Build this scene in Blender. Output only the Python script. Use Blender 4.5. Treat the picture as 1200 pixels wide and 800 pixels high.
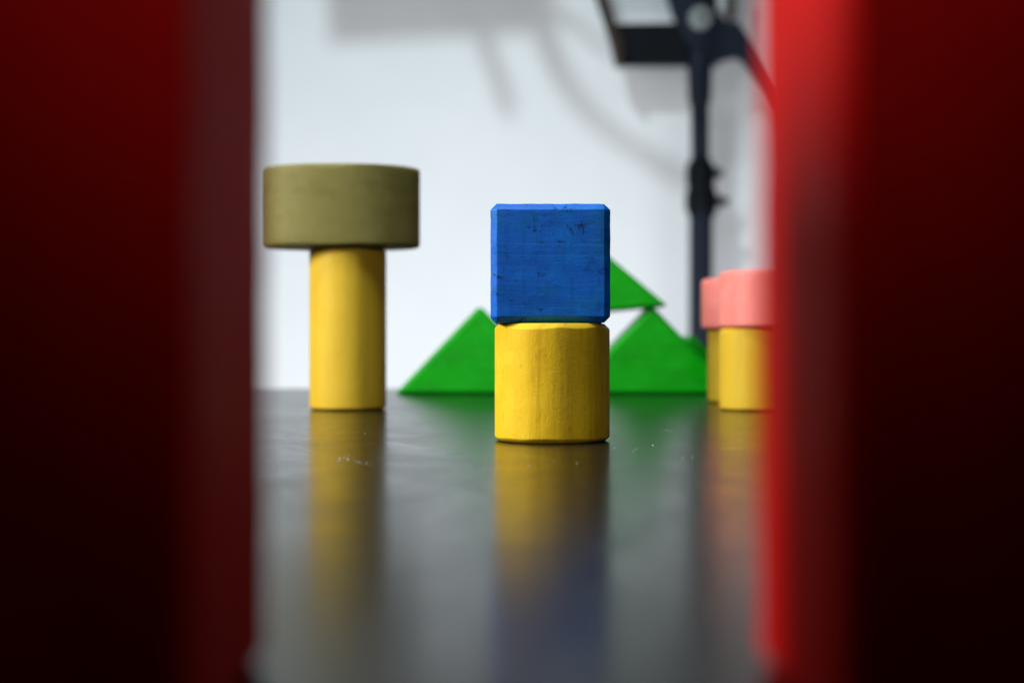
import bpy, bmesh, math, random
from mathutils import Vector, noise, Matrix
random.seed(7)
S = bpy.context.scene
for o in list(bpy.data.objects): bpy.data.objects.remove(o)
R = math.radians

# ------------------------------------------------------------------ camera
EYE = 0.0256
F = 1667.0                                    # focal length in photo pixels (50 mm on 36 mm)
cam = bpy.data.cameras.new('camera'); co = bpy.data.objects.new('camera', cam)
S.collection.objects.link(co); S.camera = co
co.location = (0, 0, EYE); co.rotation_euler = (R(90), 0, 0)
cam.lens = 50; cam.sensor_width = 36; cam.clip_start = 0.005; cam.clip_end = 50
cam.dof.use_dof = True; cam.dof.focus_distance = 0.360; cam.dof.aperture_fstop = 11.5
cam.dof.aperture_blades = 9

# ------------------------------------------------------------------ world and lamps
w = bpy.data.worlds.new('World'); S.world = w; w.use_nodes = True
bg = w.node_tree.nodes['Background']
bg.inputs['Color'].default_value = (0.75, 0.85, 1, 1); bg.inputs['Strength'].default_value = 0.012
def area(name, loc, target, size, power, color, size_y=None, spread=180):
    l = bpy.data.lights.new(name, 'AREA'); o = bpy.data.objects.new(name, l); S.collection.objects.link(o)
    l.shape = 'RECTANGLE' if size_y else 'DISK'; l.size = size
    if size_y: l.size_y = size_y
    l.energy = power; l.color = color; l.spread = R(spread)
    o.location = loc
    o.rotation_euler = (Vector(target) - Vector(loc)).to_track_quat('-Z', 'Y').to_euler()
    return o
def spot(name, loc, target, power, color, angle, blend, radius):
    l = bpy.data.lights.new(name, 'SPOT'); o = bpy.data.objects.new(name, l); S.collection.objects.link(o)
    l.energy = power; l.color = color; l.spot_size = R(angle); l.spot_blend = blend; l.shadow_soft_size = radius
    o.location = loc
    o.rotation_euler = (Vector(target) - Vector(loc)).to_track_quat('-Z', 'Y').to_euler()
    return o
area('key_lamp', (-0.62, 0.24, 0.33), (0, 0.42, 0.03), 0.24, 7.0, (1.0, 0.97, 0.93))
area('overhead_lamp', (-0.10, 0.24, 0.80), (0, 0.42, 0), 0.30, 5.2, (0.86, 0.95, 1.0))
spot('front_fill', (0.0, -0.42, 0.30), (0, 0.40, 0.195), 3.8, (1.0, 0.97, 0.95), 44, 1.0, 0.03)
spot('block_fill', (0.0, -0.25, 0.25), (0.0, 0.086, 0.078), 2.1, (1.0, 0.95, 0.9), 14.5, 1.0, 0.02)  # added spot; its soft cone edge leaves the red blocks' lower fronts dark
WL = Vector((-0.22, 1.02, 0.92))              # lamp that lights the wall and throws the stand's shadow
area('wall_lamp', WL, (0.05, 2.2, 0.25), 0.09, 7.0, (0.79, 0.95, 1.0))
area('low_wall_fill', (-0.1, 1.35, -0.32), (-0.1, 2.2, 0.0), 1.6, 10.5, (0.97, 0.98, 1.0), 0.15)  # added fill, hidden below the tabletop, to make the lower wall brighter
S.view_settings.view_transform = 'Standard'; S.view_settings.look = 'None'
S.view_settings.exposure = 0; S.view_settings.gamma = 1
S.render.engine = 'CYCLES'

# ------------------------------------------------------------------ helpers
WALL_Y = 2.2
def at(px, py, d): return Vector(((px - 600) / F * d, d, EYE + (400 - py) / F * d))
def tag(o, label=None, cat=None, group=None, kind=None):
    if label: o['label'] = label
    if cat: o['category'] = cat
    if group: o['group'] = group
    if kind: o['kind'] = kind
    return o
def link(name, me, mat=None, parent=None):
    o = bpy.data.objects.new(name, me); S.collection.objects.link(o)
    if mat: me.materials.append(mat)
    if parent: o.parent = parent
    return o
def bm_obj(name, bm, mat=None, parent=None, sharp=28):
    bmesh.ops.recalc_face_normals(bm, faces=bm.faces)
    me = bpy.data.meshes.new(name); bm.to_mesh(me); bm.free()
    for p in me.polygons: p.use_smooth = True
    me.set_sharp_from_angle(angle=R(sharp))
    o = link(name, me, mat, parent)
    wn = o.modifiers.new('weighted_normal', 'WEIGHTED_NORMAL'); wn.keep_sharp = True; wn.weight = 100
    return o
def box_bm(sx, sy, sz, cx=0, cy=0, cz=0, bev=0.0, seg=1, bm=None):
    bm = bm or bmesh.new()
    g = bmesh.ops.create_cube(bm, size=1)
    for v in g['verts']: v.co = Vector((v.co.x*sx+cx, v.co.y*sy+cy, v.co.z*sz+cz))
    if bev:
        es = list({e for v in g['verts'] for e in v.link_edges})
        bmesh.ops.bevel(bm, geom=es, offset=bev, segments=seg, profile=0.5, affect='EDGES')
    return bm
def tube_bm(pts, rad, n=12, bm=None):
    bm = bm or bmesh.new(); rings = []
    for i, p in enumerate(pts):
        a = pts[max(i-1, 0)]; b = pts[min(i+1, len(pts)-1)]; t = (b-a).normalized()
        u = t.cross(Vector((0, 1, 0)));
        if u.length < 1e-3: u = t.cross(Vector((1, 0, 0)))
        u.normalize(); v = t.cross(u)
        r = rad[i] if isinstance(rad, (list, tuple)) else rad
        rings.append([bm.verts.new(p + r*(math.cos(2*math.pi*k/n)*u + math.sin(2*math.pi*k/n)*v)) for k in range(n)])
    for a, b in zip(rings, rings[1:]):
        for k in range(n): bm.faces.new((a[k], a[(k+1) % n], b[(k+1) % n], b[k]))
    bm.faces.new(rings[0]); bm.faces.new(rings[-1])
    return bm

# ------------------------------------------------------------------ materials
def mat(name):
    m = bpy.data.materials.new(name); m.use_nodes = True
    nt = m.node_tree; return m, nt, nt.nodes['Principled BSDF']
def N(nt, t, **kw):
    n = nt.nodes.new(t)
    for k, v in kw.items():
        if k in n.inputs: n.inputs[k].default_value = v
        else: setattr(n, k, v)
    return n
def noise_node(nt, scale, stretch=(1, 1, 1), detail=5, rough=0.6, dist=0.0, loc=(0, 0, 0)):
    tc = N(nt, 'ShaderNodeTexCoord'); mp = N(nt, 'ShaderNodeMapping')
    mp.inputs['Scale'].default_value = stretch; mp.inputs['Location'].default_value = loc
    nt.links.new(tc.outputs['Object'], mp.inputs['Vector'])
    n = N(nt, 'ShaderNodeTexNoise', Scale=scale, Detail=detail, Roughness=rough, Distortion=dist)
    nt.links.new(mp.outputs[0], n.inputs['Vector']); return n.outputs['Fac']
def ramp(nt, src, a, b, lo=0.0, hi=1.0):
    n = N(nt, 'ShaderNodeMapRange'); n.inputs['From Min'].default_value = a; n.inputs['From Max'].default_value = b
    n.inputs['To Min'].default_value = lo; n.inputs['To Max'].default_value = hi
    nt.links.new(src, n.inputs['Value']); return n.outputs[0]
def mix(nt, fac, c1, c2):
    n = nt.nodes.new('ShaderNodeMix'); n.data_type = 'RGBA'
    nt.links.new(fac, n.inputs[0])
    for s, c in ((6, c1), (7, c2)):
        if hasattr(c, 'links') or isinstance(c, bpy.types.NodeSocket): nt.links.new(c, n.inputs[s])
        else: n.inputs[s].default_value = (*c, 1)
    return n.outputs[2]
def bump(nt, bsdf, parts):
    prev = None
    for src, strength, dist in parts:
        b = N(nt, 'ShaderNodeBump', Strength=strength, Distance=dist)
        nt.links.new(src, b.inputs['Height'])
        if prev: nt.links.new(prev, b.inputs['Normal'])
        prev = b.outputs[0]
    nt.links.new(prev, bsdf.inputs['Normal'])
def painted_wood(name, base, dark, light, grain=(1, 1, 1), rough=0.5, seed=0.0, wear=0.5, streak=0.5, spec=0.4, pit=0.0, green=None, relief=0.25, stain=0.0):
    """stained wooden toy block; grain = mapping stretch, small along the fibres"""
    m, nt, b = mat(name)
    L = (seed, seed*1.7, seed*0.6)
    g1 = noise_node(nt, 260, grain, 5, 0.65, 0.3, L)             # broad streaks
    g2 = noise_node(nt, 1500, grain, 4, 0.7, 0, L)               # fine fibres
    blot = noise_node(nt, 120, (1, 1, 1), 5, 0.65, 0, L)
    c = mix(nt, ramp(nt, g1, 0.48, 0.72, 0, streak), base, dark)
    c = mix(nt, ramp(nt, g2, 0.5, 0.75, 0, streak*0.6), c, dark)
    c = mix(nt, ramp(nt, blot, 0.5, 0.75, 0, wear), c, light)
    if stain:
        st1 = noise_node(nt, 75, (1, 1, 0.04), 6, 0.7, 0.25, (seed+11, 3.5, 2))
        st2 = noise_node(nt, 400, (1, 1, 0.5), 5, 0.7, 0.3, (seed, 1, 4))
        c = mix(nt, ramp(nt, st1, 0.54, 0.66, 0, stain), c, dark)
        c = mix(nt, ramp(nt, st2, 0.58, 0.75, 0, stain*0.8), c, dark)
    if green is not None:
        gb = noise_node(nt, 90, (1, 1, 1), 6, 0.7, 0.8, (4+seed, 2, 1))
        c = mix(nt, ramp(nt, gb, 0.52, 0.7, 0, 0.55), c, green)
    if pit:
        p1 = noise_node(nt, 170, (1, 1, 1.3), 12, 0.85, 0.6, (seed+3.3, 1.4, 2))
        pf = ramp(nt, p1, 0.55, 0.625, 0, pit)
        c = mix(nt, pf, c, tuple(x*0.06 for x in dark))
        sc = noise_node(nt, 330, tuple(x*0.5 if x < 1 else 2.2 for x in grain), 3, 0.5, 0.2, (seed+8, 5, 2))
        sf = ramp(nt, sc, 0.68, 0.72, 0, 0.5)
        c = mix(nt, sf, c, light)
        rg = noise_node(nt, 150, tuple(x*0.45 if x < 1 else 1 for x in grain), 2, 0.4, 0.0, (seed+1, 3, 6))
        d1 = N(nt, 'ShaderNodeMath', operation='SUBTRACT'); nt.links.new(rg, d1.inputs[0]); d1.inputs[1].default_value = 0.56
        d2 = N(nt, 'ShaderNodeMath', operation='ABSOLUTE'); nt.links.new(d1.outputs[0], d2.inputs[0])
        ridge = ramp(nt, d2.outputs[0], 0.0, 0.012, 1, 0)
        c = mix(nt, ramp(nt, ridge, 0, 1, 0, 0.4), c, light)
        cross = noise_node(nt, 900, (1, 1, 0.10), 4, 0.7, 0.1, (seed, 7, 7))
        c = mix(nt, ramp(nt, cross, 0.5, 0.72, 0, 0.35), c, dark)
    nt.links.new(c, b.inputs['Base Color'])
    fine = noise_node(nt, 2600, (1, 1, 1), 3, 0.6)
    nt.links.new(ramp(nt, blot, 0.3, 0.75, rough-0.08, rough+0.12), b.inputs['Roughness'])
    b.inputs['Specular IOR Level'].default_value = spec
    bump(nt, b, [(g1, 0.35*relief, 0.0006), (g2, 0.45*relief, 0.0002), (fine, 0.5, 0.0001), (blot, 0.2, 0.0008)])
    return m
M = {}
M['blue'] = painted_wood('blue_paint', (0.0, 0.13, 0.62), (0.0, 0.05, 0.30), (0.0, 0.28, 0.86), (0.09, 1, 1.2), 0.5, 2.0, 0.35, 0.45, 0.22, 0.95, (0.0, 0.17, 0.36), 0.3)
M['yellow'] = painted_wood('yellow_paint', (0.84, 0.54, 0.012), (0.46, 0.24, 0.004), (0.95, 0.70, 0.05), (0.45, 0.45, 0.07), 0.6, 1.0, 0.5, 0.38, 0.2, relief=0.10, stain=0.75)
M['yellow_smooth'] = painted_wood('smooth_yellow_paint', (0.70, 0.46, 0.028), (0.50, 0.30, 0.012), (0.78, 0.54, 0.05), (1, 1, 0.07), 0.55, 5.0, 0.3, 0.3, 0.25)
M['olive'] = painted_wood('olive_paint', (0.185, 0.165, 0.042), (0.10, 0.088, 0.018), (0.26, 0.23, 0.085), (0.2, 0.2, 0.7), 0.6, 3.0, 0.4, 0.4, 0.25)
M['green'] = painted_wood('green_paint', (0.0, 0.36, 0.002), (0.0, 0.20, 0.001), (0.002, 0.50, 0.012), (0.08, 1, 0.5), 0.45, 4.0, 0.5, 0.6, 0.3)
M['pink'] = painted_wood('pink_paint', (0.92, 0.26, 0.22), (0.78, 0.17, 0.14), (0.95, 0.38, 0.33), (1, 1, 0.12), 0.5, 6.0, 0.4, 0.4, 0.3)
M['red'] = painted_wood('red_paint', (0.50, 0.003, 0.001), (0.36, 0.002, 0.001), (0.58, 0.007, 0.005), (1, 1, 0.1), 0.6, 7.0, 0.4, 0.6, 0.035)

def simple(name, c, rough=0.5, metal=0.0, spec=0.5, nscale=0, c2=None, bmp=0.0):
    m, nt, b = mat(name)
    b.inputs['Base Color'].default_value = (*c, 1); b.inputs['Roughness'].default_value = rough
    b.inputs['Metallic'].default_value = metal; b.inputs['Specular IOR Level'].default_value = spec
    if nscale:
        n = noise_node(nt, nscale, (1, 1, 1), 5, 0.6)
        if c2: nt.links.new(mix(nt, ramp(nt, n, 0.35, 0.7), c, c2), b.inputs['Base Color'])
        if bmp: bump(nt, b, [(n, 0.4, bmp)])
    return m
M['wall'] = simple('white_wall', (0.78, 0.80, 0.82), 0.9, 0, 0.2, 6, (0.74, 0.765, 0.785), 0.002)
M['floor'] = simple('grey_floor', (0.25, 0.25, 0.26), 0.6, 0, 0.4, 4, (0.18, 0.18, 0.19), 0.001)
M['black_metal'] = simple('navy_black_metal', (0.004, 0.009, 0.020), 0.5, 0, 0.22, 40, (0.004, 0.008, 0.018), 0.0003)
M['black_plastic'] = simple('black_plastic', (0.001, 0.002, 0.004), 0.55, 0, 0.12, 60, (0.0015, 0.0025, 0.005), 0.0003)
M['steel'] = simple('steel', (0.42, 0.47, 0.46), 0.4, 0.6, 0.5, 80, (0.35, 0.4, 0.4), 0.0002)
M['dust'] = simple('pale_dust', (0.5, 0.52, 0.5), 0.9, 0, 0.2)
M['brown'] = simple('brown_board', (0.03, 0.018, 0.012), 0.7, 0, 0.2, 30, (0.02, 0.012, 0.008), 0.0003)

m, nt, b = mat('black_tabletop')
cl = noise_node(nt, 14, (1, 1, 1), 6, 0.65); fn = noise_node(nt, 1900, (1, 1, 1), 3, 0.6); sm = noise_node(nt, 45, (1, 0.5, 1), 6, 0.7, 1.2)
sp = noise_node(nt, 900, (1, 1, 1), 2, 0.5)
base = mix(nt, ramp(nt, cl, 0.4, 0.7), (0.003, 0.003, 0.003), (0.006, 0.006, 0.006))
base = mix(nt, ramp(nt, sp, 0.70, 0.78, 0, 0.35), base, (0.22, 0.22, 0.21))
nt.links.new(base, b.inputs['Base Color'])
nt.links.new(ramp(nt, sm, 0.3, 0.75, 0.18, 0.26), b.inputs['Roughness'])
b.inputs['Specular IOR Level'].default_value = 0.20
wv = noise_node(nt, 38, (1, 0.6, 1), 3, 0.5, 0.4)
scr = noise_node(nt, 420, (1, 0.03, 1), 3, 0.6, 0.6)
bump(nt, b, [(fn, 0.15, 0.00003), (wv, 0.02, 0.0004), (scr, 0.10, 0.00003)])
M['table'] = m

# ------------------------------------------------------------------ setting
def quad(name, pts, mt, kind='structure'):
    me = bpy.data.meshes.new(name); me.from_pydata(pts, [], [(0, 1, 2, 3)]); me.update()
    o = link(name, me, mt); return tag(o, kind=kind)
quad('wall', [(-3, WALL_Y, -0.75), (3.0, WALL_Y, -0.75), (3.0, WALL_Y, 1.9), (-3, WALL_Y, 1.9)], M['wall'])
quad('floor', [(-3, -2, -0.75), (3, -2, -0.75), (3, WALL_Y, -0.75), (-3, WALL_Y, -0.75)], M['floor'])
t = bpy.data.objects.new('table', None); S.collection.objects.link(t); t.location = (0, 0.1, -0.75)
tag(t, 'glossy black table reflecting the toy blocks standing on it', 'table')
tt = bm_obj('tabletop', box_bm(1.7, 1.352, 0.025, 0, 0, 0.7375, 0.0012, 3), M['table'], t)
for sx in (-1, 1):
    for sy in (-1, 1):
        bm_obj('leg', box_bm(0.05, 0.05, 0.725, sx*0.78, sy*0.6, 0.3625, 0.003, 2), M['black_metal'], t)

# ------------------------------------------------------------------ block builders
def rough_up(bm, amp, scale, seed):
    for v in bm.verts:
        p = v.co*scale + Vector((seed, seed*2.1, 0))
        v.co += amp*Vector((noise.noise(p), noise.noise(p+Vector((9, 0, 0))), noise.noise(p+Vector((0, 9, 0)))))
def block(name, sx, sy, sz, loc, rot, mt, cham=0.0017, cuts=14, seed=1.0, amp=0.00012):
    """wooden cuboid with flat 45 degree chamfers, chamfer edges broken and a little wavy; origin at its base"""
    bm = box_bm(sx, sy, sz, 0, 0, sz/2)
    bmesh.ops.bevel(bm, geom=list(bm.edges), offset=cham, segments=1, affect='EDGES')
    bmesh.ops.bevel(bm, geom=list(bm.edges), offset=0.00022, segments=2, profile=0.5, affect='EDGES')
    big = [e for e in bm.edges if e.calc_length() > min(sx, sy, sz)*0.6]
    bmesh.ops.subdivide_edges(bm, edges=big, cuts=cuts, use_grid_fill=True)
    rough_up(bm, amp, 260, seed)
    o = bm_obj(name, bm, mt, sharp=60); o.location = loc; o.rotation_euler = (0, 0, rot); return o
def lathe_block(name, r, h, loc, mt, cham=0.0013, seed=1.0, n=160, wob=0.0004, rot=0, lean=(0, 0), facet=0.0002):
    """turned wooden cylinder: hand-sanded top chamfer that waves in and out, slightly uneven side"""
    bm = bmesh.new(); rings = []
    def prof(a):
        q = Vector((math.cos(a)*1.6, math.sin(a)*1.6, seed*7.3))
        wt = wob*noise.noise(q*1.4); wb = wob*0.4*noise.noise(q*1.4+Vector((5, 5, 5)))
        fr = facet*noise.noise(q*1.1+Vector((2, 0, 3)))
        ct = cham + wt; cb = cham*0.85 + wb; k = 0.0002
        P = [(0.0, 0.0), (r-cb-k*3, 0.0), (r-cb, k*0.5), (r-k*0.6, cb-k*1.2), (r, cb+k)]
        for i in range(1, 8): P.append((r, cb + (h-ct-cb)*i/8))
        P += [(r, h-ct-k), (r-k*0.6, h-ct+k), (r-ct*0.85, h-k*0.6), (r-ct*0.85-k*3, h), (0.0, h)]
        return [(max(x + (fr if x > r*0.5 else 0), 0), z) for x, z in P]
    cols = []
    b0 = bm.verts.new((0, 0, 0)); b1 = bm.verts.new((0, 0, h))
    for i in range(n):
        a = 2*math.pi*i/n; P = prof(a)
        cols.append([bm.verts.new((x*math.cos(a), x*math.sin(a), z)) for x, z in P[1:-1]])
    for i in range(n):
        A, B = cols[i], cols[(i+1) % n]
        for j in range(len(A)-1): bm.faces.new((A[j], B[j], B[j+1], A[j+1]))
        bm.faces.new((b0, B[0], A[0])); bm.faces.new((b1, A[-1], B[-1]))
    o = bm_obj(name, bm, mt, sharp=50); o.location = loc; o.rotation_euler = (lean[0], lean[1], rot); return o
def wedge(name, half, hgt, dep, loc, rot, mt, cham=0.0014, seed=1.0):
    """right-angled triangular prism lying on its long face; front face at local y = 0, origin at base centre"""
    bm = bmesh.new()
    f = [bm.verts.new(p) for p in ((-half, 0, 0), (half, 0, 0), (0, 0, hgt))]
    k = [bm.verts.new(p) for p in ((-half, dep, 0), (half, dep, 0), (0, dep, hgt))]
    bm.faces.new(f); bm.faces.new(k[::-1])
    for i in range(3): bm.faces.new((f[i], k[i], k[(i+1) % 3], f[(i+1) % 3]))
    bmesh.ops.recalc_face_normals(bm, faces=bm.faces)
    bmesh.ops.bevel(bm, geom=list(bm.edges), offset=cham, segments=1, affect='EDGES')
    bmesh.ops.bevel(bm, geom=list(bm.edges), offset=0.0003, segments=2, affect='EDGES')
    rough_up(bm, 0.00012, 200, seed)
    o = bm_obj(name, bm, mt, sharp=50); o.location = loc; o.rotation_euler = rot; return o

# ------------------------------------------------------------------ centre stack
CY = lathe_block('wooden_cylinder', 0.01490, 0.0302, at(647, 400, 0.3690).xy.to_3d(), M['yellow'], 0.0013, 1.0, wob=0.0007, rot=0.6)
tag(CY, 'yellow wooden cylinder in the middle carrying the blue cube', 'toy block')
BL = block('wooden_cube', 0.0303, 0.0300, 0.0301, (at(643, 0, 0.3730).x, 0.3732, 0.0303), 0.010, M['blue'], 0.00155, seed=3.0, amp=0.00014)
tag(BL, 'scuffed blue wooden cube balanced on the middle yellow cylinder', 'toy block')

# ------------------------------------------------------------------ left stack
px = at(407.5, 0, 0.537).x
o = lathe_block('wooden_column', 0.0144, 0.0605, (px, 0.537, 0), M['yellow_smooth'], 0.0013, 2.0, rot=2)
tag(o, 'tall slim yellow wooden column under the olive disc', 'toy block')
o = lathe_block('wooden_disc', 0.0299, 0.0300, (at(399.5, 0, 0.537).x, 0.537, 0.0607), M['olive'], 0.0013, 3.0, rot=0, wob=0.0014)
for v in o.data.vertices: v.co.y *= 0.6     # an oval piece, shallower than wide
tag(o, 'thick olive oval wooden piece lying on top of the tall yellow column', 'toy block')

# ------------------------------------------------------------------ green wedges
D = 0.690
a1 = at(562, 0, D).x; a2 = at(765, 0, D).x
o = wedge('wooden_triangle', 0.0415, 0.0430, 0.030, (a1, D, 0), (0, 0, R(-1)), M['green'], seed=1)
tag(o, 'green wooden triangle standing on the table left of the yellow cylinder', 'toy block', 'green triangular blocks')
o = wedge('wooden_triangle', 0.0415, 0.0430, 0.030, (a2, D, 0), (0, 0, R(1)), M['green'], seed=2)
tag(o, 'green wooden triangle right of the yellow cylinder, its point under the raised one', 'toy block', 'green triangular blocks')
tilt = R(5.0)
ctr = Vector((a1 + 0.0068, 0.687, 0.0418 - 0.0066)) + 0.0425*Vector((math.cos(tilt), 0, math.sin(tilt)))
o = wedge('wooden_triangle', 0.0425, 0.0425, 0.030, ctr, (0, -tilt, 0), M['green'], seed=3)
tag(o, 'green wooden triangle bridging the points of two others behind the blue cube', 'toy block', 'green triangular blocks')
o = wedge('wooden_triangle', 0.0290, 0.0296, 0.030, (at(811, 0, 0.728).x, 0.728, 0), (0, 0, 0), M['green'], seed=4)
tag(o, 'small low green wooden triangle peeking out behind the right-hand green triangle', 'toy block', 'green triangular blocks')

# ------------------------------------------------------------------ right stacks (pink discs on yellow cylinders)
def edge_x(px, d, r):                                   # centre x of a cylinder whose left outline is at px
    a = math.atan((px-600)/F)
    return d*math.tan(a) + r/math.cos(a)
dF, dR = 0.5335, 0.600
xf = edge_x(843, dF, 0.0144)
o = lathe_block('wooden_cylinder', 0.0144, 0.0306, (xf, dF, 0), M['yellow_smooth'], 0.0012, 4.0, rot=3)
tag(o, 'yellow wooden cylinder under the nearer pink disc beside the right red block', 'toy block')
o = lathe_block('wooden_disc', 0.0180, 0.0212, (edge_x(843, dF, 0.0180), dF, 0.0307), M['pink'], 0.0012, 6.0, rot=2)
tag(o, 'nearer pink wooden disc on a yellow cylinder, partly hidden by the right red block', 'toy block')
xr = edge_x(829, dR, 0.0144)
o = lathe_block('wooden_cylinder', 0.0144, 0.0306, (xr, dR, 0), M['yellow_smooth'], 0.0012, 5.0, rot=1.3)
tag(o, 'yellow wooden cylinder under the farther pink disc, a sliver of it showing', 'toy block')
o = lathe_block('wooden_disc', 0.0180, 0.0212, (edge_x(821.5, dR, 0.0180), dR, 0.0307), M['pink'], 0.0012, 7.0, rot=1)
tag(o, 'farther pink wooden disc on a yellow cylinder, left of and behind the nearer pink one', 'toy block')

# ------------------------------------------------------------------ red blocks close to the lens
o = block('upright_block', 0.0300, 0.0285, 0.0600, (-0.0196-0.0150, 0.1005, 0), 0, M['red'], 0.0010, seed=7)
tag(o, 'dark red upright wooden block, out of focus at the left edge of the view', 'toy block', 'red blocks close to the lens')
o = block('upright_block', 0.0300, 0.0285, 0.0600, (0.0198+0.0150, 0.1005, 0), 0, M['red'], 0.0010, seed=8)
tag(o, 'red upright wooden block with a bright inner side, out of focus at the right edge', 'toy block', 'red blocks close to the lens')

# ------------------------------------------------------------------ light stand by the wall
SD = 2.09
st = bpy.data.objects.new('light_stand', None); S.collection.objects.link(st)
bx_ = at(820, 0, SD).x; st.location = (bx_, SD, -0.75)
tag(st, 'black metal light stand with clamp knobs and a bolted bracket before the white wall', 'light stand')
def P(px, py, dy=0.0): v = at(px, py, SD+dy); return v - Vector((bx_, SD, -0.75))
s = SD/F
def part(name, bm, mt, sharp=30): return bm_obj(name, bm, mt, st, sharp)
def vtube(x0, y0, x1, y1, r, n=20): return tube_bm([P(x0, y0), P(x1, y1)], r, n)
part('lower_tube', vtube(821.5, 240, 820, 1000, 14.0*s), M['black_metal'])
part('upper_tube', vtube(819.5, 60, 821, 196, 11*s), M['black_metal'])
def rings(spec, n=24):
    return tube_bm([P(x, y) for x, y, r in spec], [r*s for x, y, r in spec], n)
part('upper_collar', rings([(821, 184, 10), (821, 190, 14), (821, 196, 17), (821, 212, 17), (822, 220, 16)]), M['black_plastic'])
part('lower_collar', rings([(822, 220, 16), (822, 228, 19), (822, 244, 19), (822, 252, 16), (821.5, 256, 13)]), M['black_plastic'])
def knob(y, x1):
    k = tube_bm([P(832, y), P(x1-12, y), P(x1-9, y), P(x1, y)], [8.5*s, 6*s, 5.0*s, 4.0*s], 16)
    kn = part('knob', k, M['black_plastic'])
    bm_obj('knob_wing', tube_bm([P(x1-6, y-5.5), P(x1-6, y+5.5)], 3.5*s, 10), M['black_plastic'], kn)
knob(203, 847); knob(236, 853)
part('upper_pole_sleeve', rings([(819.5, 60, 15), (820, 84, 14.5), (820, 118, 13.5), (820, 124, 11)]), M['black_metal'])
def slab(name, poly, y0, y1, mt, bev=1.0):
    bm = bmesh.new()
    f = [bm.verts.new(P(x, y) + Vector((0, y0, 0))) for x, y in poly]; k = [bm.verts.new(P(x, y)+Vector((0, y1, 0))) for x, y in poly]
    n = len(poly); bm.faces.new(f); bm.faces.new(k[::-1])
    for i in range(n): bm.faces.new((f[i], k[i], k[(i+1) % n], f[(i+1) % n]))
    bmesh.ops.recalc_face_normals(bm, faces=bm.faces)
    bmesh.ops.bevel(bm, geom=list(bm.edges), offset=bev*s, segments=2, affect='EDGES')
    return part(name, bm, mt)
slab('cross_plate', [(722, 28), (800, 27), (842, 50), (842, 77), (726, 77)], -0.004, 0.014, M['black_plastic'])
slab('bracket', [(768, -40), (838, -40), (838, 18), (862, 42), (862, 70), (830, 78), (800, 50), (786, 20)], -0.024, -0.006, M['black_metal'], 1.5)
slab('head_edge', [(682, -60), (692, -60), (729, 60), (729, 77), (722, 77), (716, 50)], -0.03, 0.02, M['brown'], 0.8)
slab('arm', [(848, 30), (862, 28), (884, 58), (940, 150), (930, 158), (900, 112), (868, 74), (850, 66)], -0.02, -0.005, M['black_metal'], 1.2)
slab('side_strap', [(850, -40), (862, -40), (860, 20), (852, 34)], -0.01, 0.0, M['brown'], 0.6)
bolt = tube_bm([P(818, 26)+Vector((0, -0.034, 0)), P(818, 26)+Vector((0, -0.030, 0)), P(818, 26)+Vector((0, -0.024, 0))], [11.5*s, 13.5*s, 13.5*s], 24)
bo = part('bolt', bolt, M['steel'])
bm_obj('bolt_socket', tube_bm([P(818, 26)+Vector((0, -0.0352, 0)), P(818, 26)+Vector((0, -0.033, 0))], 5*s, 6), M['black_metal'], bo)
for k, ang in enumerate((-90, 30, 150)):
    d = Vector((math.cos(R(ang)), math.sin(R(ang)), 0)); d = Vector((d.x, d.y*(1 if ang < 0 else 0.6), 0))
    part('leg', tube_bm([Vector((0, 0, 0.32)) + d*0.02, d*0.26 + Vector((0, 0, 0.012))], 0.009, 12), M['black_metal'])
part('leg_collar', tube_bm([Vector((0, 0, 0.29)), Vector((0, 0, 0.36))], 0.024, 20), M['black_plastic'])

# things above the picture that throw the soft shadows on the wall
def shadow_src(px, py, Y):
    W = at(px, py, WALL_Y); t = (Y - WL.y)/(WALL_Y - WL.y); return WL + (W - WL)*t
def smooth(pts, k=6):
    out = []
    for i in range(len(pts)-1):
        p0 = pts[max(i-1, 0)]; p1 = pts[i]; p2 = pts[i+1]; p3 = pts[min(i+2, len(pts)-1)]
        for j in range(k):
            t = j/k
            out.append(0.5*((2*p1)+(p2-p0)*t+(2*p0-5*p1+4*p2-p3)*t*t+(3*p1-p0-3*p2+p3)*t**3))
    out.append(pts[-1]); return out
CYY = 1.82
cab = smooth([shadow_src(x, y, CYY) for x, y in ((600, -260), (622, -120), (636, 0), (646, 60), (672, 110), (710, 150), (760, 185), (812, 214), (850, 190), (870, 120), (872, 20), (866, -150))])
tag(bm_obj('hanging_cable', tube_bm(cab, 0.0105, 10), M['black_plastic']), 'thick black cable looping above the light stand', 'cable')
c2 = smooth([shadow_src(x, y, CYY) for x, y in ((600, -260), (612, -80), (640, 0), (672, 28), (712, 58), (740, 70))])
tag(bm_obj('hanging_cable', tube_bm(c2, 0.006, 10), M['black_plastic']), 'thin black cable above the light stand', 'cable')
c3 = [shadow_src(x, y, CYY) for x, y in ((548, -200), (566, 28), (584, 88), (598, 140))]  # added strap, traced back from the streak of shadow it throws
tag(bm_obj('shadow_strap', tube_bm(smooth(c3), [0.009]*16+[0.008, 0.006, 0.003], 10), M['black_plastic']), 'unseen black strap added above the view to cast a shadow streak on the wall', 'strap')
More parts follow.
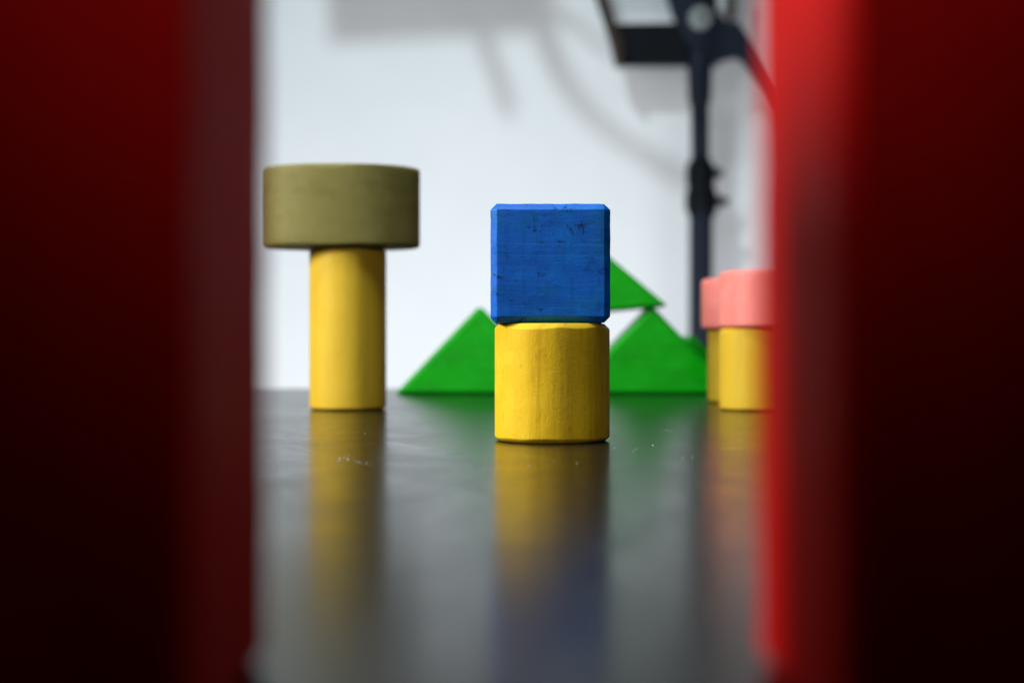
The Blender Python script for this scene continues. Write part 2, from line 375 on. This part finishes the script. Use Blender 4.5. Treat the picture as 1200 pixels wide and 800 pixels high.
q = [shadow_src(x, y, 1.80) for x, y in ((372, -260), (640, -260), (640, 38), (386, 52))]  # added board, outlined to throw a rectangular shadow on the upper wall
bm = bmesh.new(); f = [bm.verts.new(p) for p in q]; k = [bm.verts.new(p+Vector((0, 0.012, 0))) for p in q]
bm.faces.new(f); bm.faces.new(k[::-1])
for i in range(4): bm.faces.new((f[i], k[i], k[(i+1) % 4], f[(i+1) % 4]))
tag(bm_obj('shadow_board', bm, M['black_plastic']), 'unseen flat black board added above the view to shade the top of the wall', 'board')

# ------------------------------------------------------------------ dust on the table
bm = bmesh.new()
def speck(px, py, r):
    d = EYE*F/(py-400); x = (px-600)/F*d
    g = bmesh.ops.create_icosphere(bm, subdivisions=1, radius=r)
    sx, sy, sz = random.uniform(.7, 1.8), random.uniform(.7, 1.5), random.uniform(.3, .7)
    for v in g['verts']:
        v.co = Vector((v.co.x*sx + x, v.co.y*sy + d, v.co.z*sz + r*0.25 + 0.00002))
for i in range(26):
    t = random.random(); speck(394+44*t + random.uniform(-2, 2), 540-4*math.sin(t*6)+random.uniform(-3, 3), random.uniform(.00008, .0002))
for px_, py_, r in ((765, 522, .00018), (745, 526, .0001), (781, 504, .00014), (776, 505, .0001), (786, 505, .0001), (800, 537, .00012), (811, 536, .00012), (620, 546, .0001), (676, 543, .00013), (720, 525, .0001), (742, 529, .0001), (795, 522, .0001), (428, 508, .0001)):
    speck(px_, py_, r*1.5)
for i in range(1100):
    speck(random.uniform(300, 895), 470 + 330*random.random()**2.2, 0.000022 + 0.00010*random.random()**5)
for i in range(14):                                   # short curled fibres
    px, py = random.uniform(310, 880), random.uniform(478, 600); d = EYE*F/(py-400); x = (px-600)/F*d; a = random.uniform(0, 6.28)
    L = random.uniform(.0006, .0022); c = random.uniform(-1.5, 1.5); pts = []
    for k in range(6):
        pts.append(Vector((x, d, 0.00006+0.00004*math.sin(k)))); x += L/6*math.cos(a); d += L/6*math.sin(a); a += c/5
    tube_bm(pts, 0.00002, 5, bm)
tag(bm_obj('dust', bm, M['dust']), 'pale dust specks and lint scattered on the black table', 'dust', kind='stuff')
